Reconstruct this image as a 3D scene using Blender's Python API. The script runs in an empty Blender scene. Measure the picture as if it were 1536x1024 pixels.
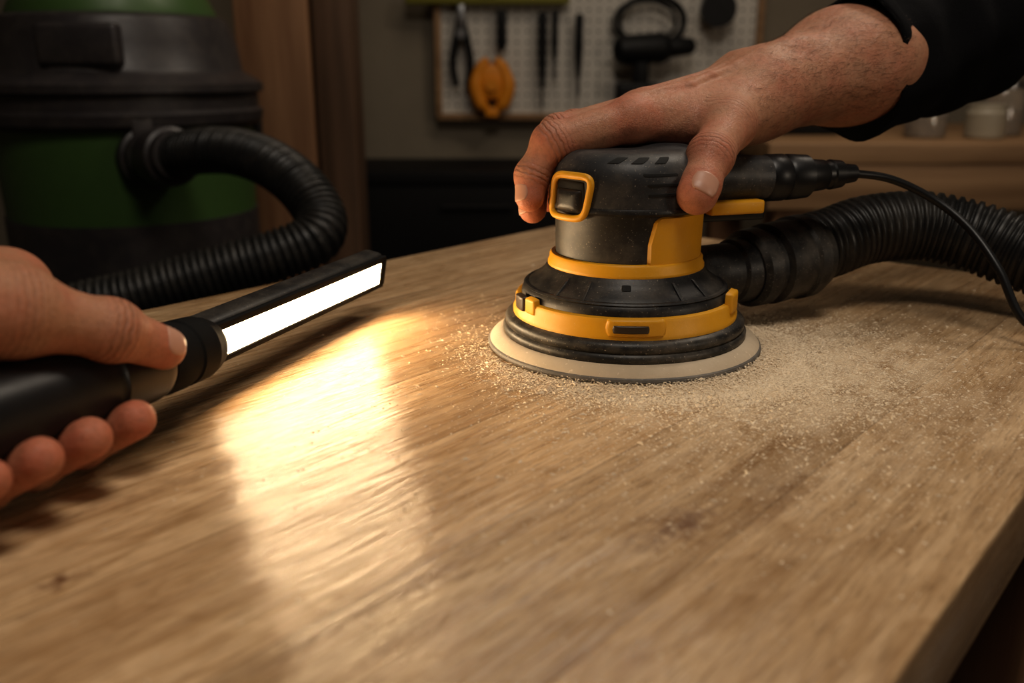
import bpy, bmesh, math, random
import numpy as np
from mathutils import Vector, Matrix
random.seed(7); rng=np.random.default_rng(7)
SC=bpy.context.scene
V=Vector
# ------------------------------------------------------------------ material helpers
class NT:
    def __init__(s,name):
        s.m=bpy.data.materials.new(name); s.m.use_nodes=True
        s.t=s.m.node_tree; s.n=s.t.nodes; s.l=s.t.links
        s.b=s.n['Principled BSDF']
    def node(s,typ,**kw):
        nd=s.n.new(typ)
        for k,v in kw.items(): setattr(nd,k,v)
        return nd
    def put(s,sock,v):
        if isinstance(v,bpy.types.NodeSocket): s.l.new(v,sock)
        else: sock.default_value=v
    def math(s,op,a,b=None,c=None,clamp=False):
        nd=s.n.new('ShaderNodeMath'); nd.operation=op; nd.use_clamp=clamp
        s.put(nd.inputs[0],a)
        if b is not None: s.put(nd.inputs[1],b)
        if c is not None: s.put(nd.inputs[2],c)
        return nd.outputs[0]
    def mix(s,f,a,b,blend='MIX'):
        nd=s.n.new('ShaderNodeMix'); nd.data_type='RGBA'; nd.blend_type=blend
        s.put(nd.inputs[0],f); s.put(nd.inputs[6],a); s.put(nd.inputs[7],b)
        return nd.outputs[2]
    def coord(s): return s.n.new('ShaderNodeTexCoord').outputs['Object']
    def mapping(s,v,scale=(1,1,1),loc=(0,0,0)):
        nd=s.n.new('ShaderNodeMapping'); s.put(nd.inputs['Vector'],v)
        nd.inputs['Scale'].default_value=scale; nd.inputs['Location'].default_value=loc
        return nd.outputs[0]
    def noise(s,v,scale,detail=4,rough=.55,dist=0):
        nd=s.n.new('ShaderNodeTexNoise'); s.put(nd.inputs['Vector'],v)
        nd.inputs['Scale'].default_value=scale; nd.inputs['Detail'].default_value=detail
        nd.inputs['Roughness'].default_value=rough; nd.inputs['Distortion'].default_value=dist
        return nd.outputs[0]
    def ramp(s,f,stops):
        nd=s.n.new('ShaderNodeValToRGB'); s.put(nd.inputs[0],f)
        e=nd.color_ramp.elements
        while len(e)<len(stops): e.new(.5)
        for i,(p,c) in enumerate(stops):
            e[i].position=p
            if not isinstance(c,(tuple,list)): c=(c,c,c)
            e[i].color=(*c[:3],1)
        return nd.outputs[0]
    def bump(s,h,strength=.3,dist=.001):
        nd=s.n.new('ShaderNodeBump'); s.put(nd.inputs['Height'],h)
        nd.inputs['Strength'].default_value=strength; nd.inputs['Distance'].default_value=dist
        s.l.new(nd.outputs[0],s.b.inputs['Normal'])
    def out(s,color=None,rough=None,metal=None,spec=None):
        if color is not None: s.put(s.b.inputs['Base Color'],color)
        if rough is not None: s.put(s.b.inputs['Roughness'],rough)
        if metal is not None: s.put(s.b.inputs['Metallic'],metal)
        if spec is not None: s.put(s.b.inputs['Specular IOR Level'],spec)
        return s.m
def c4(c): return (c[0],c[1],c[2],1)

def plastic(name,col,rough=.45,dust=.0,bumps=.15,scale=900,spec=.5,dcol=(.55,.47,.37)):
    k=NT(name); co=k.coord()
    n1=k.noise(co,60,5,.6); n2=k.noise(co,scale,2,.5)
    base=k.mix(k.math('MULTIPLY',n1,.5),c4(col),c4([x*.6 for x in col]))
    if dust>0:
        sp=k.ramp(n2,[(.66,0),(.74,1)])
        bl=k.ramp(k.noise(co,38,6,.7),[(.45,0),(.75,1)])
        f=k.math('MULTIPLY',k.math('ADD',k.math('MULTIPLY',sp,.8),k.math('MULTIPLY',bl,.35)),dust,clamp=True)
        base=k.mix(f,base,c4(dcol))
    r=k.math('ADD',k.math('MULTIPLY',n1,.2),rough-.1)
    k.bump(n2,bumps,.0003)
    return k.out(base,r,spec=spec)

def wood_table():
    k=NT('oak_planks'); co=k.coord()
    sep=k.node('ShaderNodeSeparateXYZ'); k.put(sep.inputs[0],co)
    X,Y,Z=sep.outputs
    q=k.math('DIVIDE',k.math('SUBTRACT',Y,.053),.0668)
    idx=k.math('FLOOR',q); fr=k.math('FRACT',q)
    wn=k.node('ShaderNodeTexWhiteNoise',noise_dimensions='1D'); k.put(wn.inputs['W'],idx)
    rnd=wn.outputs['Value']
    cmb=k.node('ShaderNodeCombineXYZ')
    k.put(cmb.inputs[0],k.math('ADD',X,k.math('MULTIPLY',rnd,7.3)))
    k.put(cmb.inputs[1],k.math('ADD',Y,k.math('MULTIPLY',rnd,3.1))); k.put(cmb.inputs[2],Z)
    P=cmb.outputs[0]
    streak=k.noise(k.mapping(P,(6,120,120)),1,8,.66,.3)
    mid=k.noise(k.mapping(P,(14,260,260)),1,5,.6)
    pores=k.noise(k.mapping(P,(75,1000,1000)),1,3,.6)
    fine=k.noise(k.mapping(P,(34,480,480)),1,4,.6)
    big=k.noise(k.mapping(P,(5,20,20)),1,4,.6,.6)
    warp=k.noise(k.mapping(P,(4.5,15,15)),1,3,.5,.7)
    rings=k.math('FRACT',k.math('MULTIPLY',warp,12))
    rings=k.ramp(rings,[(0,.0),(.2,.5),(.8,1),(1,.05)])
    base=k.ramp(streak,[(.34,(.32,.185,.088)),(.5,(.545,.36,.195)),(.66,(.70,.50,.305))])
    base=k.mix(.38,base,k.mix(rings,c4((.33,.195,.09)),c4((.66,.47,.285))))
    base=k.mix(k.math('MULTIPLY',k.ramp(mid,[(.38,1),(.52,0)]),.36),base,c4((.27,.15,.07)))
    base=k.mix(k.ramp(big,[(.36,.48),(.55,0)]),base,c4((.31,.18,.085)))
    base=k.mix(k.math('MULTIPLY',k.ramp(pores,[(.38,1),(.47,0)]),.5),base,c4((.18,.10,.045)))
    bright=k.math('ADD',k.math('MULTIPLY',rnd,.26),.84)
    cb=k.node('ShaderNodeCombineColor')
    for i in range(3): k.put(cb.inputs[i],bright)
    base=k.mix(1.0,base,cb.outputs[0],'MULTIPLY')
    def blob(x,y,rx,ry):
        v=k.mapping(co,(1/rx,1/ry,0),(-x/rx,-y/ry,0))
        ln=k.node('ShaderNodeVectorMath',operation='LENGTH'); k.put(ln.inputs[0],v)
        d=k.math('ADD',ln.outputs['Value'],k.math('MULTIPLY',k.noise(co,150,5,.7),1.3))
        return k.ramp(d,[(.65,1),(1.0,0)])
    for (x,y,rx,ry,s) in [(.246,.138,.044,.018,.65),(.251,.136,.020,.010,.95),(.095,.263,.016,.009,.95),(.29,.12,.07,.014,.4),(.17,.30,.07,.012,.35),(.14,.18,.08,.01,.35),(.20,.225,.06,.016,.35)]:
        base=k.mix(k.math('MULTIPLY',blob(x,y,rx*1.7,ry*1.7),s),base,c4((.14,.06,.025)))
    seam=k.math('GREATER_THAN',k.math('ABSOLUTE',k.math('SUBTRACT',fr,.5)),.4935)
    base=k.mix(k.math('MULTIPLY',seam,.5),base,c4((.14,.075,.035)))
    def dist(x,y,sx,sy):
        v=k.mapping(co,(1/sx,1/sy,0),(-x/sx,-y/sy,0))
        ln=k.node('ShaderNodeVectorMath',operation='LENGTH'); k.put(ln.inputs[0],v)
        return ln.outputs['Value']
    dn=k.noise(co,45,6,.75); sp=k.noise(co,1500,3,.6)
    d1=k.math('SUBTRACT',1.12,dist(.440,.222,.118,.105),clamp=True)
    d2=k.math('SUBTRACT',1.0,dist(.44,.15,.24,.13),clamp=True)
    film=k.math('MULTIPLY',k.math('ADD',k.math('MULTIPLY',d1,2.2),k.math('MULTIPLY',d2,.8)),k.ramp(dn,[(.42,.06),(.58,1)]))
    film=k.math('MULTIPLY',film,k.ramp(sp,[(.44,.18),(.58,1)]),clamp=True)
    base=k.mix(k.math('MULTIPLY',film,.8,clamp=True),base,c4((.80,.65,.46)))
    r=k.math('ADD',k.math('ADD',.14,k.math('MULTIPLY',streak,.28)),k.math('MULTIPLY',film,.55),clamp=True)
    h=k.math('ADD',k.math('MULTIPLY',fine,3.0),k.math('MULTIPLY',streak,2.4))
    h=k.math('SUBTRACT',h,k.math('MULTIPLY',seam,.8))
    cup=k.math('MULTIPLY',k.math('POWER',k.math('SUBTRACT',fr,.5),2.0),4.0)
    h=k.math('SUBTRACT',h,cup)
    h=k.math('ADD',h,k.math('MULTIPLY',k.noise(k.mapping(co,(16,38,38)),1,2),9.0))
    k.bump(h,.5,.0006)
    return k.out(base,r,spec=.45)

def wood_simple(name,c1,c2,axis='z',rough=.6):
    k=NT(name); co=k.coord()
    sc={'z':(40,40,3),'x':(3,40,40)}[axis]
    n=k.noise(k.mapping(co,sc),1,6,.6)
    base=k.ramp(n,[(.3,c1),(.7,c2)])
    k.bump(n,.3,.001)
    return k.out(base,rough)

def skin_mat(name,base,red,dark):
    k=NT(name); co=k.coord()
    at=k.node('ShaderNodeAttribute',attribute_name='tint')
    al=k.node('ShaderNodeAttribute',attribute_name='along'); jm=k.node('ShaderNodeAttribute',attribute_name='jmask')
    n=k.noise(co,55,5,.6); n2=k.noise(co,420,3,.6); n3=k.noise(co,900,2,.5)
    # transverse skin creases over the joints
    ph=k.math('ADD',k.math('MULTIPLY',al.outputs['Fac'],2*math.pi/.0028),k.math('MULTIPLY',k.noise(co,240,3,.6),7.0))
    cr=k.math('POWER',k.math('ABSOLUTE',k.math('COSINE',k.math('MULTIPLY',ph,.5))),5.0)
    cr=k.math('MULTIPLY',cr,jm.outputs['Fac'])
    f=k.math('ADD',k.math('MULTIPLY',at.outputs['Fac'],.8),k.math('MULTIPLY',k.ramp(n,[(.4,0),(.7,1)]),.5),clamp=True)
    c=k.mix(f,c4(base),c4(red))
    c=k.mix(k.math('MULTIPLY',k.ramp(n2,[(.35,1),(.55,0)]),.28),c,c4(dark))
    c=k.mix(k.math('MULTIPLY',cr,.55),c,c4(dark))
    vor=k.node('ShaderNodeTexVoronoi',feature='DISTANCE_TO_EDGE'); k.put(vor.inputs['Vector'],k.mapping(co,(1,1.3,1)))
    vor.inputs['Scale'].default_value=750
    h=k.math('ADD',k.math('MULTIPLY',k.ramp(vor.outputs['Distance'],[(0,0),(.10,1)]),.38),k.math('ADD',n2,k.math('MULTIPLY',n3,.3)))
    h=k.math('ADD',h,k.math('MULTIPLY',k.noise(co,130,3),1.7))
    h=k.math('SUBTRACT',h,k.math('MULTIPLY',cr,1.6))
    k.bump(h,.55,.0006)
    k.b.inputs['Subsurface Weight'].default_value=.08
    k.b.inputs['Subsurface Radius'].default_value=(.006,.0025,.0012)
    k.b.inputs['Subsurface Scale'].default_value=.5
    return k.out(c,.50,spec=.40)

# ------------------------------------------------------------------ mesh helpers
def link(o,parent=None):
    SC.collection.objects.link(o)
    if parent is not None: o.parent=parent
    return o
def grp(name,loc=(0,0,0)):
    e=bpy.data.objects.new(name,None); e.empty_display_size=.02; e.location=loc
    return link(e)
def mk(name,verts,faces,mat,parent=None,smooth=True,auto=None):
    me=bpy.data.meshes.new(name)
    me.from_pydata([tuple(v) for v in verts],[],[tuple(f) for f in faces]); me.update()
    if mat: me.materials.append(mat)
    o=bpy.data.objects.new(name,me); link(o,parent)
    if smooth:
        me.polygons.foreach_set('use_smooth',[True]*len(me.polygons))
        if auto:
            try: me.set_sharp_from_angle(angle=math.radians(auto))
            except Exception: pass
    return o
def lathe(name,prof,mat,parent=None,seg=96,center=(0,0,0),auto=35,a0=0,a1=360):
    full=abs(a1-a0)>=360
    vs=[];fs=[]; ns=seg if full else seg+1
    for i in range(ns):
        a=math.radians(a0+(a1-a0)*i/seg)
        for r,z in prof: vs.append((center[0]+r*math.sin(a),center[1]-r*math.cos(a),center[2]+z))
    m=len(prof)
    for i in range(seg):
        j=(i+1)%ns
        for q in range(m-1):
            fs.append((i*m+q,j*m+q,j*m+q+1,i*m+q+1))
    o=mk(name,vs,fs,mat,parent,True,auto)
    bm=bmesh.new(); bm.from_mesh(o.data); bmesh.ops.remove_doubles(bm,verts=bm.verts,dist=1e-6)
    bmesh.ops.recalc_face_normals(bm,faces=bm.faces); bm.to_mesh(o.data); bm.free()
    try: o.data.set_sharp_from_angle(angle=math.radians(auto))
    except Exception: pass
    return o
def catmull(pts,step,radii=None):
    P=[np.array(p,float) for p in pts]
    P=[2*P[0]-P[1]]+P+[2*P[-1]-P[-2]]
    R=None
    if radii is not None: R=[radii[0]]+list(radii)+[radii[-1]]
    o=[];orr=[]
    for i in range(1,len(P)-2):
        L=np.linalg.norm(P[i+1]-P[i]); n=max(2,int(L/step))
        for j in range(n):
            t=j/n
            o.append(.5*((2*P[i])+(-P[i-1]+P[i+1])*t+(2*P[i-1]-5*P[i]+4*P[i+1]-P[i+2])*t*t+(-P[i-1]+3*P[i]-3*P[i+1]+P[i+2])*t**3))
            if R: 
                tt=t*t*(3-2*t); orr.append(R[i]*(1-tt)+R[i+1]*tt)
    o.append(P[-2]); 
    if R: orr.append(R[-2])
    return np.array(o),(np.array(orr) if R else None)
def tube(name,path,rad,mat,parent=None,seg=32,mod=None,caps=True,auto=None,flat=1.0):
    path=np.array(path); n=len(path)
    tan=np.gradient(path,axis=0); tan/=np.linalg.norm(tan,axis=1)[:,None]
    up=np.array([0,0,1.]); 
    if abs(tan[0]@up)>.95: up=np.array([0,1.,0])
    u=up-tan[0]*(up@tan[0]); u/=np.linalg.norm(u)
    s=np.concatenate([[0],np.cumsum(np.linalg.norm(np.diff(path,axis=0),axis=1))])
    vs=[];fs=[]
    if np.isscalar(rad): rad=np.full(n,rad)
    for i in range(n):
        u=u-tan[i]*(u@tan[i]); u/=np.linalg.norm(u); w=np.cross(tan[i],u)
        for j in range(seg):
            a=2*math.pi*j/seg; r=rad[i]
            if mod: r=r+mod(s[i],a)
            vs.append(path[i]+r*(math.cos(a)*u*flat+math.sin(a)*w))
    for i in range(n-1):
        for j in range(seg):
            k=(j+1)%seg
            fs.append((i*seg+j,i*seg+k,(i+1)*seg+k,(i+1)*seg+j))
    if caps:
        fs.append(tuple(range(seg-1,-1,-1))); fs.append(tuple((n-1)*seg+j for j in range(seg)))
    return mk(name,vs,fs,mat,parent,True,auto)
def stepped(name,A,D,prof,mat,parent=None,seg=48,auto=35):
    """solid of revolution about the line A + s*D, prof=[(s,r)]"""
    A=V(A);D=V(D).normalized(); up=V((0,0,1)) if abs(D.z)<.9 else V((1,0,0))
    u=(up-D*up.dot(D)).normalized(); w=D.cross(u)
    vs=[];fs=[]
    prof=[(prof[0][0],1e-5)]+list(prof)+[(prof[-1][0],1e-5)]
    for s,r in prof:
        for j in range(seg):
            a=2*math.pi*j/seg
            vs.append(A+D*s+(u*math.cos(a)+w*math.sin(a))*r)
    for i in range(len(prof)-1):
        for j in range(seg):
            k=(j+1)%seg
            fs.append((i*seg+j,i*seg+k,(i+1)*seg+k,(i+1)*seg+j))
    return mk(name,vs,fs,mat,parent,True,auto)
def obox(name,c,half,mat,parent=None,axes=None,bevel=0,seg=3,smooth=True):
    bm=bmesh.new(); bmesh.ops.create_cube(bm,size=2)
    for v in bm.verts: v.co=V((v.co.x*half[0],v.co.y*half[1],v.co.z*half[2]))
    if bevel>0: bmesh.ops.bevel(bm,geom=list(bm.edges),offset=bevel,segments=seg,affect='EDGES',profile=.5)
    c=V(c)
    if axes:
        X,Y,Z=[V(a).normalized() for a in axes]
        for v in bm.verts: v.co=X*v.co.x+Y*v.co.y+Z*v.co.z
    for v in bm.verts: v.co+=c
    bmesh.ops.recalc_face_normals(bm,faces=bm.faces)
    me=bpy.data.meshes.new(name); bm.to_mesh(me); bm.free()
    me.materials.append(mat); o=bpy.data.objects.new(name,me); link(o,parent)
    if bevel>0:
        me.polygons.foreach_set('use_smooth',[True]*len(me.polygons))
        try: me.set_sharp_from_angle(angle=math.radians(40))
        except Exception: pass
    return o
def rotz(a): 
    c,s=math.cos(a),math.sin(a); return ((c,s,0),(-s,c,0),(0,0,1))

# ------------------------------------------------------------------ implicit surface modeller
class Field:
    def __init__(s,lo,hi,res):
        s.lo=np.array(lo,float); s.res=res
        s.n=(np.ceil((np.array(hi)-s.lo)/res).astype(int)+1)
        s.ax=[s.lo[i]+res*np.arange(s.n[i]) for i in range(3)]
    def new(s): return np.full(tuple(s.n),.05,np.float32)
    def box(s,lo,hi):
        a=np.clip(np.floor((np.array(lo)-s.lo)/s.res).astype(int),0,s.n)
        b=np.clip(np.ceil((np.array(hi)-s.lo)/s.res).astype(int)+1,0,s.n)
        sl=tuple(slice(a[i],b[i]) for i in range(3))
        g=np.meshgrid(*[s.ax[i][sl[i]] for i in range(3)],indexing='ij')
        return sl,g
    def cap(s,F,a,b,r1,r2,k=.004,sub=False,pad=.018):
        a=np.array(a,float);b=np.array(b,float);R=max(r1,r2)+pad
        sl,g=s.box(np.minimum(a,b)-R,np.maximum(a,b)+R)
        if g[0].size==0: return
        ba=b-a; L=max(ba@ba,1e-12)
        px=[g[i]-a[i] for i in range(3)]
        h=np.clip(sum(px[i]*ba[i] for i in range(3))/L,0,1)
        d=np.sqrt(sum((px[i]-h*ba[i])**2 for i in range(3)))-(r1+(r2-r1)*h)
        cur=F[sl]
        if sub: F[sl]=-smin(-cur,d,k)
        else: F[sl]=smin(cur,d,k)
    def chain(s,F,pts,rad,k=.004):
        for i in range(len(pts)-1): s.cap(F,pts[i],pts[i+1],rad[i],rad[i+1],k)
    def sample(s,F,p):
        q=(np.asarray(p)-s.lo)/s.res; i=np.clip(np.floor(q).astype(int),0,s.n-2); f=q-i; r=0
        for dx in (0,1):
            for dy in (0,1):
                for dz in (0,1):
                    w=(f[0] if dx else 1-f[0])*(f[1] if dy else 1-f[1])*(f[2] if dz else 1-f[2])
                    r+=w*F[i[0]+dx,i[1]+dy,i[2]+dz]
        return r
    def surf(s,F,o,d,r0=.004,r1=.018):
        a=r0; pr=s.sample(F,o+d*a)
        while a<r1:
            a+=.0004; v=s.sample(F,o+d*a)
            if pr<0<=v: return a-.0004*v/(v-pr)
            pr=v
        return None
    def mesh(s,F,smooth=2):
        S=F<0; n=F.shape
        tot=np.zeros((n[0]-1,n[1]-1,n[2]-1),np.int8)
        for dx in (0,1):
            for dy in (0,1):
                for dz in (0,1):
                    tot+=S[dx:n[0]-1+dx,dy:n[1]-1+dy,dz:n[2]-1+dz]
        act=(tot>0)&(tot<8); ids=np.full(act.shape,-1,np.int64)
        C=np.argwhere(act); ids[act]=np.arange(len(C))
        acc=np.zeros((len(C),3)); cnt=np.zeros(len(C))
        cor=[(x,y,z) for x in(0,1) for y in(0,1) for z in(0,1)]
        for a in cor:
            for ax in range(3):
                if a[ax]: continue
                b=list(a); b[ax]=1
                fa=F[C[:,0]+a[0],C[:,1]+a[1],C[:,2]+a[2]]; fb=F[C[:,0]+b[0],C[:,1]+b[1],C[:,2]+b[2]]
                m=(fa<0)!=(fb<0)
                t=np.where(m,fa/np.where(m,fa-fb,1),0)
                p=np.tile(np.array(a,float),(len(C),1)); p[:,ax]+=t
                acc[m]+=p[m]; cnt[m]+=1
        P=(C+acc/cnt[:,None])*s.res+s.lo
        quads=[]
        for ax in range(3):
            sl0=[slice(None)]*3; sl1=[slice(None)]*3; sl0[ax]=slice(0,n[ax]-1); sl1[ax]=slice(1,n[ax])
            A=S[tuple(sl0)];B=S[tuple(sl1)]
            E=np.argwhere(A!=B); u=(ax+1)%3; w=(ax+2)%3
            ok=(E[:,u]>0)&(E[:,w]>0)&(E[:,u]<n[u]-1)&(E[:,w]<n[w]-1); E=E[ok]
            ins=A[E[:,0],E[:,1],E[:,2]]
            def cid(du,dw):
                q=E.copy(); q[:,u]-=du; q[:,w]-=dw
                return ids[q[:,0],q[:,1],q[:,2]]
            Q=np.stack([cid(1,1),cid(0,1),cid(0,0),cid(1,0)],1)
            Q[~ins]=Q[~ins][:,::-1]; quads.append(Q)
        Q=np.concatenate(quads); Q=Q[(Q>=0).all(1)]
        for _ in range(smooth):
            acc=np.zeros_like(P);cn=np.zeros(len(P))
            for i in range(4):
                a=Q[:,i];b=Q[:,(i+1)%4]
                np.add.at(acc,a,P[b]);np.add.at(cn,a,1);np.add.at(acc,b,P[a]);np.add.at(cn,b,1)
            P=P*.45+.55*acc/np.maximum(cn,1)[:,None]
        return P,Q
def smin(a,b,k):
    if k<=0: return np.minimum(a,b)
    h=np.maximum(k-np.abs(a-b),0)/k
    return np.minimum(a,b)-h*h*k*.25
def np_mesh(name,P,Q,mat,parent,attrs=None):
    o=mk(name,P.tolist(),Q.tolist(),mat,parent,True)
    for nm,t in (attrs or {}).items():
        at=o.data.attributes.new(nm,'FLOAT','POINT'); at.data.foreach_set('value',t.astype(np.float32))
    return o
def skin_attrs(P,centers,joints):
    t=np.zeros(len(P))
    for c,r in centers: t=np.maximum(t,np.exp(-((P-np.array(c))**2).sum(1)/(r*r)))
    jm=np.zeros(len(P)); al=np.zeros(len(P))
    for c,a,b,r,w in joints:
        c=np.array(c); d=np.array(b)-np.array(a); d/=np.linalg.norm(d)
        s=(P-c)@d; m=w*np.exp(-(s/r)**2)*(((P-c)**2).sum(1)<(.020)**2)
        q=m>jm; jm[q]=m[q]; al[q]=s[q]
    return {'tint':t,'jmask':jm,'along':al}
def nail(name,Fd,Dd,tip,prev,dorsal,r,mat,parent,w=.95,length=.0115,shift=-.002):
    """nail plate laid on the finger's own surface"""
    tip=np.array(tip,float);prev=np.array(prev,float)
    t=tip-prev;t/=np.linalg.norm(t); d=np.array(dorsal,float); d-=t*(d@t); d/=np.linalg.norm(d); s=np.cross(t,d)
    vs=[];fs=[];nu,nv=17,17; last=r
    for i in range(nv):
        b=-1+2*i/(nv-1)
        for j in range(nu):
            a=-1+2*j/(nu-1)
            aa=a*math.sqrt(1-.42*b*b); bb=b*math.sqrt(1-.42*a*a)
            along=shift+bb*length/2; ang=aa*w
            rad=d*math.cos(ang)+s*math.sin(ang)
            o=tip+t*min(along,0); dr=rad+t*(max(along,0)/r); dr/=np.linalg.norm(dr)
            h=Fd.surf(Dd,o,dr)
            if h is None: h=last
            last=h
            e=max(abs(a),abs(b)); off=.00030 if e<.93 else (-.0005 if e>.99 else .0001)
            if b>.5 and e<.99: off=.0004
            vs.append(o+dr*(h+off-.0001))
    for i in range(nv-1):
        for j in range(nu-1):
            fs.append((i*nu+j,i*nu+j+1,(i+1)*nu+j+1,(i+1)*nu+j))
    return mk(name,vs,fs,mat,parent,True)

# ------------------------------------------------------------------ materials
M_table=wood_table()
M_black=plastic('black_rubber_plastic',(.014,.014,.015),.46,.32,spec=.4)
M_blackclean=plastic('black_plastic',(.012,.012,.013),.40,.0,.1,spec=.4)
M_collar=plastic('matte_black_collar',(.010,.010,.010),.75,.0,.1,spec=.15)
M_charcoal=plastic('charcoal_plastic',(.032,.033,.036),.48,.38,spec=.4)
M_pad=plastic('pad_rubber',(.016,.016,.016),.46,.6,spec=.4)
M_dustrim=plastic('dusty_pad_rim',(.54,.44,.32),.9,.9,.6,500,dcol=(.72,.60,.45))
M_lip=plastic('pad_lip',(.12,.11,.10),.6,.7)
M_grey=plastic('motor_housing_grey',(.032,.031,.030),.48,.40,spec=.32)
M_yellow=plastic('yellow_plastic',(.74,.36,.016),.46,.26,spec=.4,dcol=(.70,.52,.28))
M_slot_shade=plastic('painted_vent_shade',(.004,.004,.004),.8,0)  # near-black colour paints in the shade inside vents, switch recess and skirt hole
M_hose=plastic('corrugated_hose',(.017,.017,.017),.42,.15,spec=.4)
M_green=plastic('green_drum',(.06,.12,.035),.45,.0)
M_vacblack=plastic('vac_black',(.038,.033,.035),.44,.15)
M_lever=plastic('brown_clip',(.045,.03,.02),.4,.0)
M_skinR=skin_mat('skin_right',(.47,.245,.15),(.51,.16,.095),(.22,.10,.06))
M_skinL=skin_mat('skin_left',(.45,.225,.13),(.50,.155,.09),(.22,.10,.055))
k=NT('fingernail'); M_nail=k.out(k.mix(k.noise(k.coord(),200,2),c4((.54,.31,.225)),c4((.47,.25,.175))),.38,spec=.35)
k=NT('black_cloth'); co=k.coord(); n=k.noise(co,1400,3,.6); k.bump(k.math('ADD',n,k.math('MULTIPLY',k.noise(co,60,3),2)),.5,.001)
M_cloth=k.out(k.mix(n,c4((.004,.004,.005)),c4((.012,.012,.013))),.95,spec=.1)
k=NT('led_diffuser'); k.b.inputs['Emission Color'].default_value=(1,.72,.42,1); k.b.inputs['Emission Strength'].default_value=54; M_led=k.out((.9,.9,.9,1),.4)
k=NT('wall_plaster'); co=k.coord(); n=k.noise(co,6,6,.6); k.bump(n,.3,.01); M_wall=k.out(k.mix(n,c4((.19,.16,.12)),c4((.27,.23,.175))),.85)
k=NT('concrete_floor'); co=k.coord(); n=k.noise(co,9,8,.65); k.bump(n,.2,.01); M_floor=k.out(k.mix(n,c4((.06,.055,.05)),c4((.12,.11,.10))),.8)
k=NT('ceiling_paint'); M_ceil=k.out(k.mix(k.noise(k.coord(),5,4),c4((.2,.19,.17)),c4((.26,.25,.23))),.9)
k=NT('pegboard'); co=k.coord(); sep=k.node('ShaderNodeSeparateXYZ'); k.put(sep.inputs[0],co)
fx=k.math('SUBTRACT',k.math('FRACT',k.math('MULTIPLY',sep.outputs[0],39.4)),.5); fz=k.math('SUBTRACT',k.math('FRACT',k.math('MULTIPLY',sep.outputs[2],39.4)),.5)
rr=k.math('SQRT',k.math('ADD',k.math('MULTIPLY',fx,fx),k.math('MULTIPLY',fz,fz))); hole=k.math('LESS_THAN',rr,.13)
M_peg=k.out(k.mix(hole,k.mix(k.noise(co,7,5),c4((.66,.62,.56)),c4((.50,.47,.43))),c4((.02,.02,.02))),.6)
M_studA=wood_simple('stud_wood',(.20,.10,.05),(.34,.19,.10))
M_studB=wood_simple('stud_wood_dark',(.08,.045,.025),(.15,.085,.05))
M_bench=wood_simple('bench_wood',(.22,.125,.06),(.38,.235,.125),'x')
M_cab=plastic('dark_cabinet',(.010,.009,.009),.6,0,spec=.25)
M_orange=plastic('orange_plastic',(.80,.30,.015),.5,0)
M_steel=NT('tool_steel'); M_steel=M_steel.out((.35,.35,.36,1),.35,1.0)
M_toolblack=plastic('tool_black',(.012,.012,.013),.5,0,spec=.3)
k=NT('jar_glass'); k.b.inputs['Transmission Weight'].default_value=.85; M_glass=k.out((.85,.85,.8,1),.08)
M_label=plastic('cream_tub',(.40,.35,.27),.5,0)
M_levelY=plastic('level_yellow_green',(.22,.20,.03),.5,0)
k=NT('sawdust'); co=k.coord(); n=k.noise(co,700,1); M_saw=k.out(k.mix(n,c4((.70,.55,.37)),c4((.94,.83,.66))),.9)

# ------------------------------------------------------------------ room shell
FZ=-.90; CZ=1.65
obox('floor',(0,.4,FZ-.05),(2.4,2.9,.05),M_floor)
obox('ceiling',(0,.4,CZ+.05),(2.4,2.9,.05),M_ceil)
obox('wall_back',(0,2.45,(FZ+CZ)/2),(2.4,.05,(CZ-FZ)/2),M_wall)
obox('wall_front',(0,-2.25,(FZ+CZ)/2),(2.4,.05,(CZ-FZ)/2),M_wall)
obox('wall_left',(-2.1,.1,(FZ+CZ)/2),(.05,2.3,(CZ-FZ)/2),M_wall)
obox('wall_right',(2.1,.1,(FZ+CZ)/2),(.05,2.3,(CZ-FZ)/2),M_wall)
obox('baseboard_back',(0,2.39,FZ+.05),(2.04,.01,.05),M_studB,bevel=.003)

# ------------------------------------------------------------------ table
tb=grp('wooden_worktable'); TH=.04
ang=math.atan2(.759,.651)
top=obox('tabletop',((-.95+.75)/2,(.053+.554)/2,-TH/2),(.85,.2505,TH/2),M_table,tb,bevel=.0025,seg=3)
top.rotation_euler=(0,0,ang)
for i,(x,y) in enumerate([(-.85,.11),(-.85,.50),(.66,.11),(.66,.50)]):
    l=obox(f'leg_{i+1}',(x,y,(FZ-TH)/2),(.035,.035,(-TH-FZ)/2),M_studA,tb,bevel=.004); l.rotation_euler=(0,0,ang)
for i,(y) in enumerate([.11,.50]):
    l=obox(f'apron_{i+1}',(-.095,y,-TH-.045),(.72,.011,.045),M_studA,tb,bevel=.002); l.rotation_euler=(0,0,ang)

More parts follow.
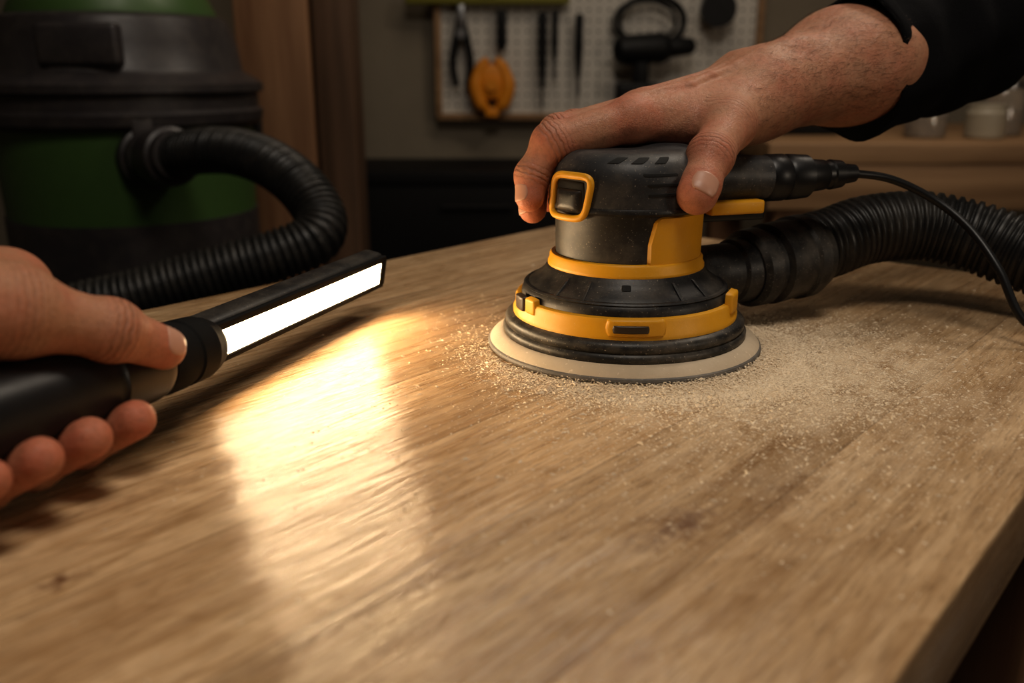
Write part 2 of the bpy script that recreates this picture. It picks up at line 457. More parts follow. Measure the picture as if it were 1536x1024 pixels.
# ------------------------------------------------------------------ sander
SX,SY=.0635,.496
sd=grp('random_orbit_sander',(SX,SY,0))
lathe('sanding_disc',[(0,.0004),(.0755,.0004),(.0768,.0010),(.0772,.0022),(.0768,.0034),(.0757,.0042)],M_lip,sd,128)
lathe('dust_coated_rim',[(.0760,.0040),(.0745,.0058),(.0715,.0078),(.0690,.0086),(.0675,.0084)],M_dustrim,sd,128,auto=60)
lathe('backing_pad',[(.0675,.0075),(.0683,.0095),(.0684,.0115),(.0672,.0128),(.0665,.0132),(.0672,.0142),(.0672,.0170),(.0655,.0188),(.060,.0200),(.052,.0215),(.0,.0215)],M_pad,sd,128,auto=50)
lathe('clamp_ring_yellow',[(.054,.0180),(.0590,.0176),(.0614,.0172),(.0626,.0182),(.0628,.0218),(.0616,.0236),(.0614,.0282),(.0606,.0298),(.0585,.0303),(.056,.030)],M_yellow,sd,128,auto=40)
lathe('skirt',[(.0580,.0295),(.0578,.0325),(.0565,.0350),(.0520,.0385),(.0480,.0412),(.0455,.0436),(.0440,.0462),(.0420,.0475),(.038,.048)],M_black,sd,128,auto=45)
lathe('skirt_rib',[(.0560,.0350),(.0568,.0358),(.0560,.0366),(.0545,.0368)],M_black,sd,128)
lathe('waist_band_yellow',[(.0400,.0455),(.0425,.0452),(.0434,.0464),(.0434,.0482),(.0424,.0500),(.0424,.0520),(.0415,.0532),(.0395,.0535)],M_yellow,sd,128,auto=40)
lathe('motor_housing',[(.0390,.050),(.0392,.0560),(.0396,.0760),(.0400,.0800),(.0405,.0815),(.030,.0815)],M_grey,sd,128,auto=45)
def Rhead(z):
    r=.0155;zt=.1095-r
    return .0428 if z<zt else .0428-r+math.sqrt(max(r*r-(z-zt)**2,0))
Rbody=lambda z:.0394+.0006*(z-.055)/.025
def pillow(name,p0,p1,z0,z1,Rf,h,mat,nu=28,nv=16,rim=.0012,c=.35,p=8,slant=0):
    vs=[];fs=[]
    for i in range(nv+1):
        v=-1+2*i/nv
        for j in range(nu+1):
            u=-1+2*j/nu
            uu=u*math.sqrt(1-c*v*v/2*(abs(u)**2)); vv=v*math.sqrt(1-c*u*u/2*(abs(v)**2))
            e=max(abs(u),abs(v)); hh=h*(1-e**p)-rim*(1 if e>.999 else 0)
            ph=math.radians((p0+p1)/2+(p1-p0)/2*uu+slant*vv); z=(z0+z1)/2+(z1-z0)/2*vv
            R=Rf(z)+hh
            vs.append((R*math.sin(ph),-R*math.cos(ph),z))
    for i in range(nv):
        for j in range(nu):
            a=i*(nu+1)+j; fs.append((a,a+1,a+nu+2,a+nu+1))
    return mk(name,vs,fs,mat,sd,True)
vs=[];fs=[];nu,nv=50,20
for i in range(nv+1):
    v=i/nv; z=.0515+.0270*v
    left=9 if v<.45 else 9+5*((v-.45)/.55)**1.0
    if v>.85: left+= 6*((v-.85)/.15)**2
    for j in range(nu+1):
        u=j/nu; ph=math.radians(left+(118-left)*u)
        e=(u<.001) or (i==nv) or u>.999
        R=Rbody(z)+(.0016 if not e else -.0005)
        if z>.0775 and not e: R-=.0004
        vs.append((R*math.sin(ph),-R*math.cos(ph),z))
for i in range(nv):
    for j in range(nu):
        a=i*(nu+1)+j; fs.append((a,a+1,a+nu+2,a+nu+1))
mk('side_panel_yellow',vs,fs,M_yellow,sd,True,50)
F=Field((-.052,-.052,.070),(.105,.06,.116),.0009); D=F.new()
sl,g=F.box((-1,-1,-1),(1,1,1))
r=.0155; q=np.sqrt(g[0]**2+g[1]**2)-(.0428-r); hz=(.1095-.055)/2; zm=(.1095+.055)/2
w=np.abs(g[2]-zm)-(hz-r)
Dh=(np.minimum(np.maximum(q,w),0)+np.sqrt(np.maximum(q,0)**2+np.maximum(w,0)**2)-r).astype(np.float32)
Dt=F.new(); F.cap(Dt,(.02,.006,.0925),(.092,.029,.0905),.0155,.0118)
D=smin(Dh,Dt,.012)
D=np.maximum(D,(.0795-g[2])).astype(np.float32)
P,Q=F.mesh(D,1); np_mesh('head_shell',P,Q,M_charcoal,sd)
lathe('head_lower_lip',[(.038,.0785),(.0425,.0785),(.0436,.0797),(.0436,.0812),(.0430,.0822)],M_black,sd,128)
def loop_pts(p0,p1,z0,z1,Rf,off,n=96,e=5):
    o=[]
    for i in range(n):
        t=2*math.pi*i/n; cx,sy=math.cos(t),math.sin(t)
        rr=(abs(cx)**e+abs(sy)**e)**(-1/e)
        ph=math.radians((p0+p1)/2+(p1-p0)/2*cx*rr + 3*sy*rr); z=(z0+z1)/2+(z1-z0)/2*sy*rr
        R=Rf(z)+off; o.append((R*math.sin(ph),-R*math.cos(ph),z))
    return o
lp=loop_pts(-70,-34,.0760,.0980,Rhead,.0012); lp=lp+[lp[0]]
tube('switch_bezel_yellow',lp,.0019,M_yellow,sd,14,caps=False)
pillow('switch_recess',-67,-37,.0780,.0962,Rhead,.0006,M_slot_shade)
pillow('switch_button',-65,-39,.0787,.0915,Rhead,.0032,M_black,p=4)
for i,(a0,a1,z0,z1) in enumerate([(2,30,.0985,.1003),(5,32,.0935,.0953),(6,30,.0885,.0903)]):
    pillow(f'vent_slot_{i+1}',a0,a1,z0,z1,Rhead,.00035,M_slot_shade,rim=.0004)
for i,ph in enumerate([-16,2,20]):
    pillow(f'vent_top_{i+1}',ph-5,ph+5,.1045,.1078,Rhead,.0004,M_slot_shade,rim=.0004,slant=4)
Rr=lambda z:.0614
pillow('clip_frame',-16,14,.0205,.0305,Rr,.0020,M_yellow,p=12)
pillow('clip_latch',-13,6,.0228,.0276,Rr,.0028,M_lever,p=10)
pillow('clip_latch_left',-78,-66,.0240,.0330,Rr,.0018,M_lever,p=10)
pillow('clip_tab_right',58,74,.0240,.0365,lambda z:.0600,.0028,M_yellow,p=10)
pillow('clip_tab_left',-66,-56,.0240,.0335,lambda z:.0600,.0024,M_yellow,p=10)
pillow('skirt_hole',-9,-3,.0412,.0440,lambda z:.0480-(z-.0412)*.9,.0006,M_slot_shade,rim=0)
for i,ph in enumerate([-48,-30,26,44]):
    pillow(f'skirt_rib_{i}',ph-1.2,ph+1.2,.0352,.0450,lambda z:.0562-(z-.0352)*1.25,.0010,M_black)
stepped('tail_collar',(.080,.0253,.0905),(.93,.30,.0),[(0,.0120),(.002,.0134),(.012,.0134),(.014,.0120),(.016,.0132),(.028,.0125),(.030,.0098)],M_blackclean,sd)
stepped('strain_relief',(.107,.034,.0908),(.93,.30,.01),[(0,.0098),(.012,.0088),(.013,.0080),(.016,.0080),(.017,.0088),(.024,.0080),(.025,.0062),(.034,.0052),(.035,.003)],M_blackclean,sd)
obox('tail_under_grip',(.054,.015,.0740),(.026,.007,.0060),M_blackclean,sd,axes=rotz(.30),bevel=.002)
obox('tail_yellow_trim',(.060,.0105,.0765),(.017,.0075,.0038),M_yellow,sd,axes=rotz(.30),bevel=.0015)
pd=V((.89,.455,0)).normalized()
stepped('dust_port',(.040*pd.x,.040*pd.y,.034),pd,[(0,0.0165),(.012,.0165),(.013,.0172),(.034,.0172),(.036,.0190),(.052,.0195),(.053,.0180)],M_black,sd)
cp,_=catmull([(.192,.540,.0918),(.226,.546,.0875),(.2528,.5413,.0755),(.2690,.5256,.0605),(.2790,.505,.040),(.2890,.488,.014),(.315,.470,.0026),(.335,.445,.0026),(.350,.415,.0026)],.004)
cp=np.vstack([cp,catmull([(.350,.415,.0026),(.372,.385,.0035),(.395,.365,-.01),(.40,.36,-.10),(.40,.36,-.5),(.42,.30,-.894),(.8,.1,-.896)],.01)[0][1:]])
cp=cp-np.array([SX,SY,0])
tube('power_cord',cp,.0024,M_blackclean,sd,10)

# ------------------------------------------------------------------ hoses
def ribs(pitch,amp,s0=0,s1=1e9):
    def f(s,a):
        if s<s0 or s>s1: return 0
        x=(s/pitch)%1; return amp*(1 if .18<x<.68 else (-1 if x>.8 or x<.05 else 0))
    return f
h1=grp('dust_extraction_hose')
pA=V((SX,SY,.034))+pd*.085
stepped('hose_coupler',pA,(.86,.50,.07),[(0,.0205),(.003,.0235),(.012,.0240),(.013,.0215),(.018,.0215),(.020,.0250),(.040,.0245),(.042,.0262),(.050,.0262),(.052,.0235),(.058,.023)],M_black,h1)
hp,_=catmull([(.180,.566,.038),(.205,.577,.0425),(.2325,.5861,.0495),(.2675,.5866,.0520),(.2973,.5746,.0470),(.3214,.5564,.0388),(.355,.525,.0290),(.395,.485,.0245),(.430,.455,.0200),(.455,.425,-.03),(.465,.41,-.15),(.47,.39,-.5),(.50,.33,-.84),(.60,.2,-.875),(.9,0,-.875)],.0009)
tube('corrugated_hose',hp,.0215,M_hose,h1,36,ribs(.0055,.0012))

# ------------------------------------------------------------------ right hand
rh=grp('right_hand_and_forearm')
F=Field((-.006,.435,.060),(.300,.690,.205),.00105)
Fi=[ [(.0642,.505,.1235),(.0215,.4925,.1125),(.0108,.4885,.0955),(.0095,.4840,.0845)],
     [(.0720,.526,.1260),(.0260,.5150,.1155),(.0120,.5085,.0940),(.0115,.5010,.0755)],
     [(.0780,.546,.1250),(.0360,.5390,.1170),(.0200,.5310,.0950),(.0210,.5240,.0780)],
     [(.0880,.564,.1205),(.0560,.5640,.1140),(.0430,.5590,.0980),(.0430,.5520,.0850)]]
Ri=[[.0116,.0102,.0088,.0078],[.0118,.0102,.0088,.0078],[.0112,.0096,.0082,.0073],[.0100,.0084,.0072,.0064]]
Th=[(.1369,.540,.1275),(.1195,.5070,.1215),(.1035,.4770,.1070),(.0935,.4575,.0895)]
Rt=[.0155,.0130,.0112,.0096]
wr=np.array((.150,.560,.1375)); lat=np.array((-.53,.84,.05))
palm=F.new()
for i,f in enumerate(Fi):
    off=lat*(-.015+.0105*i)
    F.cap(palm,f[0],wr+off*1.0+np.array((-.006,0,-.002)),Ri[i][0]-.0002,.0150,.010)
    F.cap(palm,f[0],f[0],Ri[i][0]+.0014,Ri[i][0]+.0014,.005)
F.cap(palm,Th[0],Th[1],.0165,.0135,.014)
F.cap(palm,wr+np.array((-.004,-.006,-.002)),Th[0],.019,.0165,.014)
F.cap(palm,(.110,.515,.1190),(.085,.512,.1185),.011,.0085,.014)
F.cap(palm,(.120,.556,.1180),(.098,.566,.1150),.014,.011,.012)
for i,f in enumerate(Fi):
    a=np.array(f[0])+np.array((0.002,0,Ri[i][0]-.0005)); b=wr+lat*(-.010+.007*i)+np.array((-.012,0,.0174))
    F.cap(palm,a,b,.0029,.0022,.003)
vn=[(.086,.517,.1380),(.099,.520,.1415),(.113,.532,.1463),(.128,.540,.1513),(.146,.548,.1570),(.170,.563,.1636)]
for a,b in zip(vn[:-1],vn[1:]): F.cap(palm,a,b,.0019,.0019,.003)
vn=[(.094,.541,.1399),(.106,.538,.1433),(.113,.532,.1463)]
for a,b in zip(vn[:-1],vn[1:]): F.cap(palm,a,b,.0017,.0019,.003)
arm=F.new(); el=np.array((.2138,.6016,.1520)); far=np.array((.300,.655,.170))
for sgn in (-1,1):
    F.cap(arm,wr+lat*.0085*sgn,el+lat*.010*sgn,.0205,.0295,.02)
    F.cap(arm,el+lat*.010*sgn,far+lat*.010*sgn,.0295,.036,.02)
F.cap(arm,wr+np.array((.002,.012,.014)),wr+np.array((.004,.013,.014)),.0085,.0085,.010)
D=smin(palm,arm,.016)
for i,f in enumerate(Fi):
    d=F.new(); F.chain(d,f,Ri[i],.003)
    F.cap(d,f[1],f[1],Ri[i][1]+.0008,Ri[i][1]+.0008,.004)
    F.cap(d,f[2],f[2],Ri[i][2]+.0004,Ri[i][2]+.0004,.003)
    D=np.where(d<.012,smin(D,d,.0022 if i else .003),D)
d=F.new(); F.chain(d,Th[1:],Rt[1:],.004); F.cap(d,Th[2],Th[2],.0118,.0118,.004)
t=np.array(Th[3])-np.array(Th[2]); t/=np.linalg.norm(t)
F.cap(d,np.array(Th[3])-t*.006,np.array(Th[3])-t*.001,.0104,.0098,.004)
D=smin(D,d,.007)
P,Q=F.mesh(D,2)
cs=[(f[3],.013) for f in Fi]+[(f[1],.012) for f in Fi]+[(f[0],.014) for f in Fi]+[(Th[3],.013),(Th[2],.012)]
js=[(f[1],f[0],f[2],.0065,1) for f in Fi]+[(f[2],f[1],f[3],.0040,1) for f in Fi]+[(Th[2],Th[1],Th[3],.0062,1),(f[0],f[0],f[1],.004,.3),(Th[1],Th[0],Th[2],.007,.6)]
np_mesh('hand_skin',P,Q,M_skinR,rh,skin_attrs(P,cs,js))
nail('thumb_nail',F,D,Th[3],Th[2],(.12,-.90,.30),.0100,M_nail,rh,w=.80,length=.0135,shift=-.0005)
nail('index_nail',F,D,Fi[0][3],Fi[0][2],(-.85,-.50,.1),.0078,M_nail,rh,length=.0105,shift=-.0005)
nail('middle_nail',F,D,Fi[1][3],Fi[1][2],(-.85,-.35,.0),.0078,M_nail,rh,length=.0105,shift=-.0005)
nail('ring_nail',F,D,Fi[2][3],Fi[2][2],(-.8,.3,.1),.0073,M_nail,rh,length=.010,shift=-.0005)
nail('little_finger_nail',F,D,Fi[3][3],Fi[3][2],(-.6,.7,.1),.0064,M_nail,rh,length=.008,shift=-.0005)
nr=np.zeros((len(P),3)); 
for a,b,c in ((0,1,2),(0,2,3)):
    fn=np.cross(P[Q[:,b]]-P[Q[:,a]],P[Q[:,c]]-P[Q[:,a]])
    for i in range(4): np.add.at(nr,Q[:,i],fn)
nr/=np.linalg.norm(nr,axis=1)[:,None]+1e-12
cand=np.where((P[:,0]>.125)&(P[:,0]<.245))[0]; pick=rng.choice(cand,3800,replace=False)
ad=np.array((-.83,-.52,-.15)); vs=[];fs=[]
for i in pick:
    p=P[i];n=nr[i]; 
    if rng.random()>(p[0]-.120)/.05: continue
    dd=ad+rng.normal(0,.30,3); dd-=n*(dd@n); dd/=np.linalg.norm(dd); L=rng.uniform(.005,.010); s=np.cross(dd,n)*.00007
    b=len(vs); m=p+dd*L*.5+n*L*.16; e=p+dd*L+n*L*.14
    vs+= [p-s,p+s,m+s*.8,m-s*.8,e]; fs+=[(b,b+1,b+2,b+3),(b+3,b+2,b+4)]
k=NT('arm_hair'); M_hair=k.out((.09,.045,.022,1),.6)
mk('forearm_hair',vs,fs,M_hair,rh,False)
def fold(s,a): return .0022*math.sin(3*a+s*60)+.0018*math.sin(s*170+2*math.sin(a))+.0012*math.sin(7*a+s*40)
sp,sr=catmull([(.2120,.6000,.1510),(.2150,.6020,.1515),(.240,.618,.156),(.33,.675,.190),(.46,.76,.25),(.60,.86,.36),(.66,.92,.60)],.004,[.0400,.0440,.0450,.0560,.064,.072,.080])
tube('sleeve',sp,sr,M_cloth,rh,64,fold,caps=True)

# ------------------------------------------------------------------ inspection light + left hand
D0=V((.313,.95,-.008)).normalized()
A0=V((-.137,.402,.030))-D0*.0125; Bd=V((-.312,-.948,.07)).normalized(); N=V((.950,-.313,0)).normalized()
def T(t,n=0,u=0):
    p=A0+Bd*t+N*n+V((0,0,u)); return (p.x,p.y,p.z)
wl=grp('led_inspection_light')
stepped('handle',T(.034),Bd,[(0,.0140),(.002,.0152),(.006,.0158),(.030,.0162),(.031,.0155),(.034,.0155),(.035,.0165),(.120,.0172),(.121,.0164),(.126,.0164),(.127,.0172),(.185,.0172),(.190,.0150)],M_blackclean,wl)
stepped('collar',T(-.004),Bd,[(0,.0115),(.004,.0132),(.008,.0138),(.009,.0146),(.020,.0150),(.021,.0142),(.024,.0142),(.025,.0152),(.034,.0154),(.038,.0145)],M_collar,wl)
tilt=math.radians(10)
Nf=(N*math.cos(tilt)+V((0,0,-1))*math.sin(tilt)).normalized(); Uf=D0.cross(Nf)*-1
if Uf.z<0: Uf=-Uf
Cb=A0+D0*.0885
obox('light_bar_housing',Cb-Nf*.004,(.0915,.0075,.0118),M_black,wl,axes=(D0,Nf,Uf),bevel=.0045,seg=4)
obox('bezel_top',Cb+Nf*.0038+Uf*.0085,(.0895,.0014,.0020),M_collar,wl,axes=(D0,Nf,Uf),bevel=.0006)
obox('bezel_bottom',Cb+Nf*.0038-Uf*.0085,(.0895,.0014,.0016),M_collar,wl,axes=(D0,Nf,Uf),bevel=.0006)
obox('bezel_end',Cb+Nf*.0038+D0*.0873,(.0032,.0014,.0085),M_collar,wl,axes=(D0,Nf,Uf),bevel=.0006)
obox('bezel_start',Cb+Nf*.0038-D0*.0883,(.0022,.0014,.0085),M_collar,wl,axes=(D0,Nf,Uf),bevel=.0006)
obox('led_strip',Cb+Nf*.0034-D0*.001,(.0850,.0012,.0070),M_led,wl,axes=(D0,Nf,Uf),bevel=.0004)
lh=grp('left_hand_and_forearm')
F=Field((-.335,.09,.000),(-.110,.39,.175),.00115)
ts=[.072,.095,.117,.137]
Lf=[]
mc=[(-.030,.034),(-.036,.028),(-.037,.020),(-.034,.012)]
for i,t in enumerate(ts):
    Lf.append([T(t+.004*i,mc[i][0],mc[i][1]),T(t,-.0275,-.005+.0*i),T(t,-.004,-.0252),T(t-.002,.0215,-.0115)])
Rl=[[.0115,.0095,.0082,.0076],[.0115,.0096,.0083,.0077],[.0108,.0093,.0080,.0074],[.0098,.0084,.0072,.0066]]
Tl=[T(.138,-.014,.042),T(.097,-.002,.034),T(.068,.0135,.0225),T(.046,.0180,.0110)]
Rtl=[.0165,.0135,.0105,.0086]
wl_=np.array(T(.185,-.034,.048)); latl=np.array(V((-.3,.1,-.9)).normalized())
palm=F.new()
for i,f in enumerate(Lf):
    F.cap(palm,f[0],wl_+latl*(-.012+.009*i),Rl[i][0]+.0008,.0155,.012)
F.cap(palm,Tl[0],Tl[1],.0175,.0145,.014)
F.cap(palm,wl_,Tl[0],.019,.0170,.014)
F.cap(palm,Tl[1],Lf[0][0],.0120,.0115,.014)
F.cap(palm,Tl[0],Lf[0][0],.0140,.0125,.014)
F.cap(palm,T(.115,-.020,.022),T(.140,-.024,.018),.011,.012,.012)
armL=F.new(); e2=np.array((-.33,.02,.11)); 
for sgn in(-1,1): F.cap(armL,wl_+latl*.008*sgn,e2+latl*.01*sgn,.0215,.031,.02)
D=smin(palm,armL,.016)
for i,f in enumerate(Lf):
    d=F.new(); F.chain(d,f,Rl[i],.005); F.cap(d,f[1],f[1],Rl[i][1]+.0008,Rl[i][1]+.0008,.004)
    D=np.where(d<.012,smin(D,d,.0018),D)
d=F.new(); F.chain(d,Tl[1:],Rtl[1:],.005); F.cap(d,Tl[2],Tl[2],.0114,.0114,.004); D=smin(D,d,.007)
P,Q=F.mesh(D,2)
cs=[(f[3],.013) for f in Lf]+[(f[1],.012) for f in Lf]+[(f[0],.012) for f in Lf]+[(Tl[3],.013),(Tl[2],.010)]
js=[(f[1],f[0],f[2],.0060,1) for f in Lf]+[(f[2],f[1],f[3],.0038,1) for f in Lf]+[(Tl[2],Tl[1],Tl[3],.0062,1),(Tl[1],Tl[0],Tl[2],.007,.6)]
np_mesh('hand_skin_left',P,Q,M_skinL,lh,skin_attrs(P,cs,js))
nail('thumb_nail_left',F,D,Tl[3],Tl[2],(.95,-.20,.55),.0088,M_nail,lh,w=.85,length=.0125,shift=-.0005)
sp,sr=catmull([(-.300,.075,.103),(-.303,.070,.104),(-.33,.02,.11),(-.42,-.14,.15),(-.55,-.35,.28),(-.60,-.45,.5)],.006,[.038,.043,.044,.053,.062,.07])
tube('sleeve_left',sp,sr,M_cloth,lh,48,fold)

# ------------------------------------------------------------------ shop vac
VX,VY=-.55,1.32
vc=grp('shop_vacuum',(VX,VY,0))
lathe('drum_base',[(0,-.80),(.15,-.80),(.165,-.78),(.168,-.40),(.172,-.06),(.172,-.045),(.0,-.045)],M_vacblack,vc,64)
lathe('drum_green',[(.10,-.05),(.169,-.05),(.171,.0),(.174,.070),(.174,.085),(.1,.085)],M_green,vc,64)
lathe('lid_skirt',[(.10,.075),(.180,.075),(.188,.082),(.190,.095),(.184,.100),(.184,.118),(.192,.122),(.192,.132),(.180,.140),(.168,.146),(.165,.150),(.160,.185),(.150,.215),(.14,.220),(.0,.22)],M_vacblack,vc,64)
lathe('motor_cap',[(.135,.21),(.135,.225),(.125,.245),(.11,.25),(.0,.25)],M_green,vc,64)
obox('carry_handle',(0,-.03,.285),(.07,.02,.012),M_vacblack,vc,bevel=.008)
obox('handle_post_1',(-.06,-.03,.262),(.012,.018,.025),M_vacblack,vc,bevel=.004)
obox('handle_post_2',(.06,-.03,.262),(.012,.018,.025),M_vacblack,vc,bevel=.004)
obox('front_panel',(.02,-.158,.180),(.05,.012,.025),M_vacblack,vc,bevel=.006)
for i,ph in enumerate([-62,28,118,208]):
    a=math.radians(ph); x,y=.183*math.sin(a),-.183*math.cos(a)
    ax=((math.cos(a),math.sin(a),0),(-math.sin(a)*-1,math.cos(a)*-1,0),(0,0,1))
    obox(f'latch_{i}',(x,y,.062),(.013,.006,.035),M_vacblack,vc,axes=ax,bevel=.003)
lr=[( -.158+.011*math.cos(t),-.112+.002*math.cos(t),.058+.016*math.sin(t)) for t in np.linspace(0,2*math.pi,25)]
tube('latch_ring',lr,.0025,M_steel,vc,8,caps=False)
for i in range(4):
    a=math.radians(45+90*i); x,y=.14*math.sin(a),-.14*math.cos(a)
    stepped(f'caster_{i}',(x-.012,y,-.865),(1,0,0),[(0,.030),(.002,.035),(.022,.035),(.024,.030)],M_toolblack,vc,24)
    obox(f'caster_fork_{i}',(x,y,-.82),(.016,.012,.03),M_vacblack,vc,bevel=.003)
stepped('inlet_port',(.075,-.135,.040),(.62,-.78,.08),[(0,.040),(.03,.040),(.032,.036),(.05,.036)],M_vacblack,vc,32)
h2=grp('vacuum_hose')
stepped('hose_cuff',(-.441,1.139,.045),(.66,-.74,.10),[(0,.034),(.02,.037),(.05,.035),(.052,.031),(.065,.029)],M_vacblack,h2,32)
vh,_=catmull([(-.402,1.098,.051),(-.360,1.062,.060),(-.310,1.025,.0625),(-.2608,.984,.0533),(-.2200,.945,.0330),(-.1960,.918,.006),(-.1975,.893,-.0120),(-.2260,.877,-.0240),(-.2725,.863,-.0357),(-.3209,.849,-.0477),(-.3682,.835,-.0595),(-.4206,.821,-.0704),(-.50,.79,-.10),(-.60,.74,-.25),(-.66,.70,-.55),(-.72,.60,-.84),(-.9,.4,-.872)],.0011)
tube('corrugated_vacuum_hose',vh,.0250,M_hose,h2,32,ribs(.0075,.0016))

# ------------------------------------------------------------------ background
ps=grp('wooden_wall_post')
obox('stud_front',(-.405,1.62,(FZ+CZ)/2),(.062,.022,(CZ-FZ)/2-.001),M_studA,ps,bevel=.003)
obox('stud_rear',(-.305,1.66,(FZ+CZ)/2),(.032,.05,(CZ-FZ)/2-.001),M_studB,ps,bevel=.003)
pb=grp('pegboard_panel')
obox('board',(.215,2.375,.395),(.395,.006,.355),M_peg,pb)
obox('frame_bottom',(.215,2.370,.035),(.405,.016,.008),M_bench,pb,bevel=.002)
obox('frame_left',(-.185,2.370,.395),(.008,.016,.36),M_bench,pb,bevel=.002)
obox('frame_right',(.615,2.370,.395),(.008,.016,.36),M_bench,pb,bevel=.002)
sl_=grp('spirit_level'); obox('level_body',(-.06,2.340,.325),(.20,.010,.022),M_levelY,sl_,bevel=.003); obox('level_vial',(-.06,2.328,.328),(.022,.003,.009),M_toolblack,sl_,bevel=.002)
oc=grp('spring_clamp')
for s in (-1,1):
    pth,rr_=catmull([(-.05+s*.010,2.325,.175),(-.05+s*.030,2.325,.150),(-.05+s*.040,2.325,.110),(-.05+s*.028,2.325,.070),(-.05+s*.012,2.325,.055)],.004,[.010,.014,.018,.017,.010])
    tube(f'jaw_{s}',pth,rr_,M_orange,oc,16)
stepped('clamp_pivot',(-.05,2.305,.115),(0,1,0),[(0,.016),(.02,.018),(.04,.016)],M_orange,oc,24)
obox('clamp_web',(-.05,2.328,.120),(.034,.012,.042),M_orange,oc,bevel=.01)
obox('clamp_tip',(-.05,2.325,.048),(.017,.010,.012),M_orange,oc,bevel=.004)
for i,(x,zt,zl,hr) in enumerate([(-.025,.29,.105,.013),(.075,.285,.19,.012),(.105,.29,.13,.009),(.165,.28,.16,.011)]):
    s=grp('screwdriver'); 
    stepped('shank',(x,2.335,zt-zl+.015),(0,0,-1),[(0,.0045),(.0,.0045),(.045 if i else .005,.0045),(.05 if i else .008,.002)],M_steel,s,12)
    stepped('grip',(x,2.335,zt),(0,0,-1),[(0,hr*.7),(.01,hr),(.04,hr*.85),(.075,hr),(zl-.01,hr*.5)],M_toolblack,s,16)
pl=grp('pliers')
for s in(-1,1):
    pth,rr_=catmull([(-.125+s*.006,2.34,.265),(-.125+s*.012,2.34,.225),(-.125+s*.022,2.34,.17),(-.125+s*.014,2.34,.11)],.005,[.006,.010,.009,.008]); tube(f'plier_handle_{s}',pth,rr_,M_toolblack,pl,12)
stepped('plier_pivot',(-.125,2.328,.235),(0,1,0),[(0,.012),(.02,.012)],M_steel,pl,16)
obox('plier_jaw',(-.125,2.34,.275),(.010,.008,.028),M_steel,pl,bevel=.004)
ed=grp('cordless_drill')
stepped('drill_body',(.245,2.30,.195),(1,0,.05),[(0,.010),(.004,.022),(.02,.034),(.12,.036),(.135,.030),(.14,.024),(.19,.020),(.20,.012)],M_toolblack,ed,28)
obox('drill_handle',(.315,2.30,.150),(.019,.018,.045),M_toolblack,ed,bevel=.010)
obox('battery_pack',(.305,2.30,.098),(.050,.030,.022),M_toolblack,ed,bevel=.008)
cl=grp('coiled_cable')
for i,(rx,rz,cx) in enumerate([(.085,.055,.335),(.080,.062,.345),(.070,.048,.330)]):
    pts=[(cx+rx*math.cos(t),2.345-.007*i,.262+rz*math.sin(t)) for t in np.linspace(0,2*math.pi,49)]
    tube(f'loop_{i}',pts,.0045,M_toolblack,cl,10,caps=False)
tr=grp('tape_roll'); stepped('roll',(.50,2.305,.29),(0,1,0),[(0,.022),(0,.042),(.03,.042),(.03,.022)],M_toolblack,tr,32)
cb=grp('tool_cabinet'); obox('carcass',(-.08,2.22,(-.10+FZ)/2),(.44,.15,(-.10-FZ)/2),M_cab,cb,bevel=.004); obox('cabinet_top',(-.08,2.21,-.085),(.46,.16,.015),M_cab,cb,bevel=.004)
for i in range(3):
    obox(f'drawer_{i}',(-.08,2.062,-.20-.22*i),(.42,.006,.10),M_cab,cb,bevel=.003); stepped(f'drawer_pull_{i}',(-.16,2.050,-.15-.22*i),(1,0,0),[(0,.006),(.16,.006)],M_cab,cb,12)
sb=grp('side_workbench')
obox('bench_top',(1.20,1.87,.012),(.76,.30,.018),M_bench,sb,bevel=.003)
obox('bench_fascia',(1.20,1.585,-.045),(.755,.012,.040),M_bench,sb,bevel=.002)
for i,(x,y) in enumerate([(.50,1.63),(1.90,1.63),(.50,2.12),(1.90,2.12)]):
    obox(f'bench_leg_{i}',(x,y,(FZ-.006)/2),(.035,.035,(-.006-FZ)/2),M_studA,sb,bevel=.003)
obox('bench_shelf',(1.20,1.87,-.62),(.70,.26,.012),M_studB,sb)
def jar(x,y,r,h,mat,lidm,nm):
    j=grp(nm,(x,y,.030)); lathe('jar_body',[(0,0),(r*.9,0),(r,.004),(r,h*.75),(r*.85,h*.86),(r*.8,h*.9)],mat,j,32); lathe('jar_lid',[(0,h),(r*.84,h),(r*.86,h*.97),(r*.86,h*.86),(0,h*.86)],lidm,j,32); lathe('jar_contents',[(0,.004),(r*.9,.004),(r*.9,h*.45),(0,h*.45)],M_bench,j,24)
jar(.76,1.70,.036,.085,M_glass,M_toolblack,'glass_jar'); jar(.86,1.68,.034,.060,M_label,M_label,'plastic_tub'); jar(.93,1.76,.036,.10,M_glass,M_steel,'glass_jar'); jar(.66,1.78,.030,.055,M_label,M_orange,'plastic_tub')
stepped('paint_tin',(1.05,1.75,.0305),(0,0,1),[(0,.048),(.002,.05),(.10,.05),(.105,.052),(.108,.046)],M_steel,None,32)
bx=grp('parts_box'); obox('box_body',(.57,1.80,.052),(.055,.04,.0215),M_cab,bx,bevel=.004); obox('box_lid',(.57,1.80,.078),(.057,.042,.0045),M_toolblack,bx,bevel=.002)

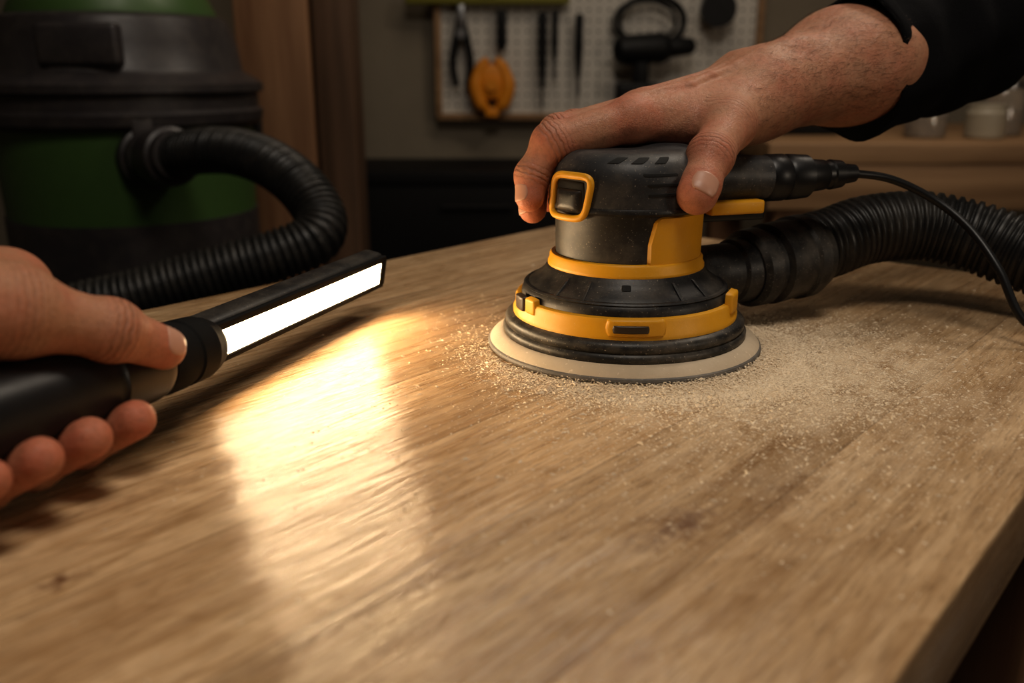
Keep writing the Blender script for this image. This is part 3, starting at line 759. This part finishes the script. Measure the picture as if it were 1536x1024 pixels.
# ------------------------------------------------------------------ sawdust
def pts_dust(n):
    out=[]
    while len(out)<n:
        m=rng.random()
        if m<.46:
            ph=math.radians(rng.normal(34,46)); rr=.0768+abs(rng.normal(0,.013))
        elif m<.78:
            ph=math.radians(rng.normal(58,34)); rr=.078+abs(rng.normal(0,.042))
        elif m<.97:
            ph=math.radians(rng.normal(44,42)); rr=.078+abs(rng.normal(0,.095))
        else:
            ph=rng.uniform(-math.pi,math.pi); rr=.079+abs(rng.normal(0,.03))
        x=SX+rr*math.sin(ph);y=SY-rr*math.cos(ph)
        s=.651*x+.759*y; l=-.759*x+.651*y
        if .056<l<.55 and s<.745: out.append((x,y,rr))
    return out
vs=[];fs=[]
for (x,y,rr) in pts_dust(75000):
    sz=min(.0012,.00017+rng.exponential(.00015)); a=rng.uniform(0,6.28)
    z0=.0001+(abs(rng.normal(0,.0010))*max(0,1-(rr-.077)/.02) if rng.random()<.5 else 0)
    L=sz*rng.uniform(1,2.2); c,s=math.cos(a),math.sin(a); b=len(vs); hh=sz*rng.uniform(.4,.9)
    for (u,v,w) in ((-L,-sz*.6,0),(L,-sz*.5,0),(0,sz*.8,0),(L*.1,0,hh)):
        vs.append((x+c*u-s*v,y+s*u+c*v,z0+w))
    fs+=[(b,b+1,b+3),(b+1,b+2,b+3),(b+2,b,b+3),(b,b+2,b+1)]
mk('sawdust_scatter',vs,fs,M_saw,None,False)

# ------------------------------------------------------------------ lights
def area(name,loc,target,size,power,col,size2=None):
    L=bpy.data.lights.new(name,'AREA'); L.energy=power; L.color=col; L.size=size
    if size2: L.shape='RECTANGLE'; L.size_y=size2
    o=bpy.data.objects.new(name,L); link(o); o.location=loc
    o.rotation_euler=(V(target)-V(loc)).to_track_quat('-Z','Y').to_euler(); return o
area('ceiling_lamp',(.10,-.05,1.45),(.20,.4,0),.45,9.0,(1,.90,.78))
area('shop_lamp_rear',(.75,1.15,1.3),(.15,.5,.1),.3,5.5,(1,.87,.72))
area('background_fill',(.2,1.35,1.55),(.1,2.3,.0),.5,3.0,(1,.85,.66))  # added light to brighten the back wall and pegboard, no actual fixture
area('side_fill',(1.7,-.5,.5),(.2,.3,0),.3,4.5,(1,.84,.66))  # added fill from the right to lift the table's edge face
w=bpy.data.worlds.new('world'); SC.world=w; w.use_nodes=True
w.node_tree.nodes['Background'].inputs[0].default_value=(.5,.5,.5,1); w.node_tree.nodes['Background'].inputs[1].default_value=.01

# ------------------------------------------------------------------ camera
cam=bpy.data.cameras.new('camera'); co=bpy.data.objects.new('camera',cam); link(co)
cam.sensor_width=36; cam.lens=1350/1536*36; cam.clip_start=.01
co.location=(0,0,.15); co.rotation_euler=(math.radians(90-16.8),0,0)
cam.dof.use_dof=True; cam.dof.focus_distance=.465; cam.dof.aperture_fstop=6.3
SC.camera=co
SC.view_settings.view_transform='Standard'
try: SC.view_settings.look='Medium High Contrast'
except Exception as e:
    print('LOOK',e)
SC.view_settings.exposure=.0
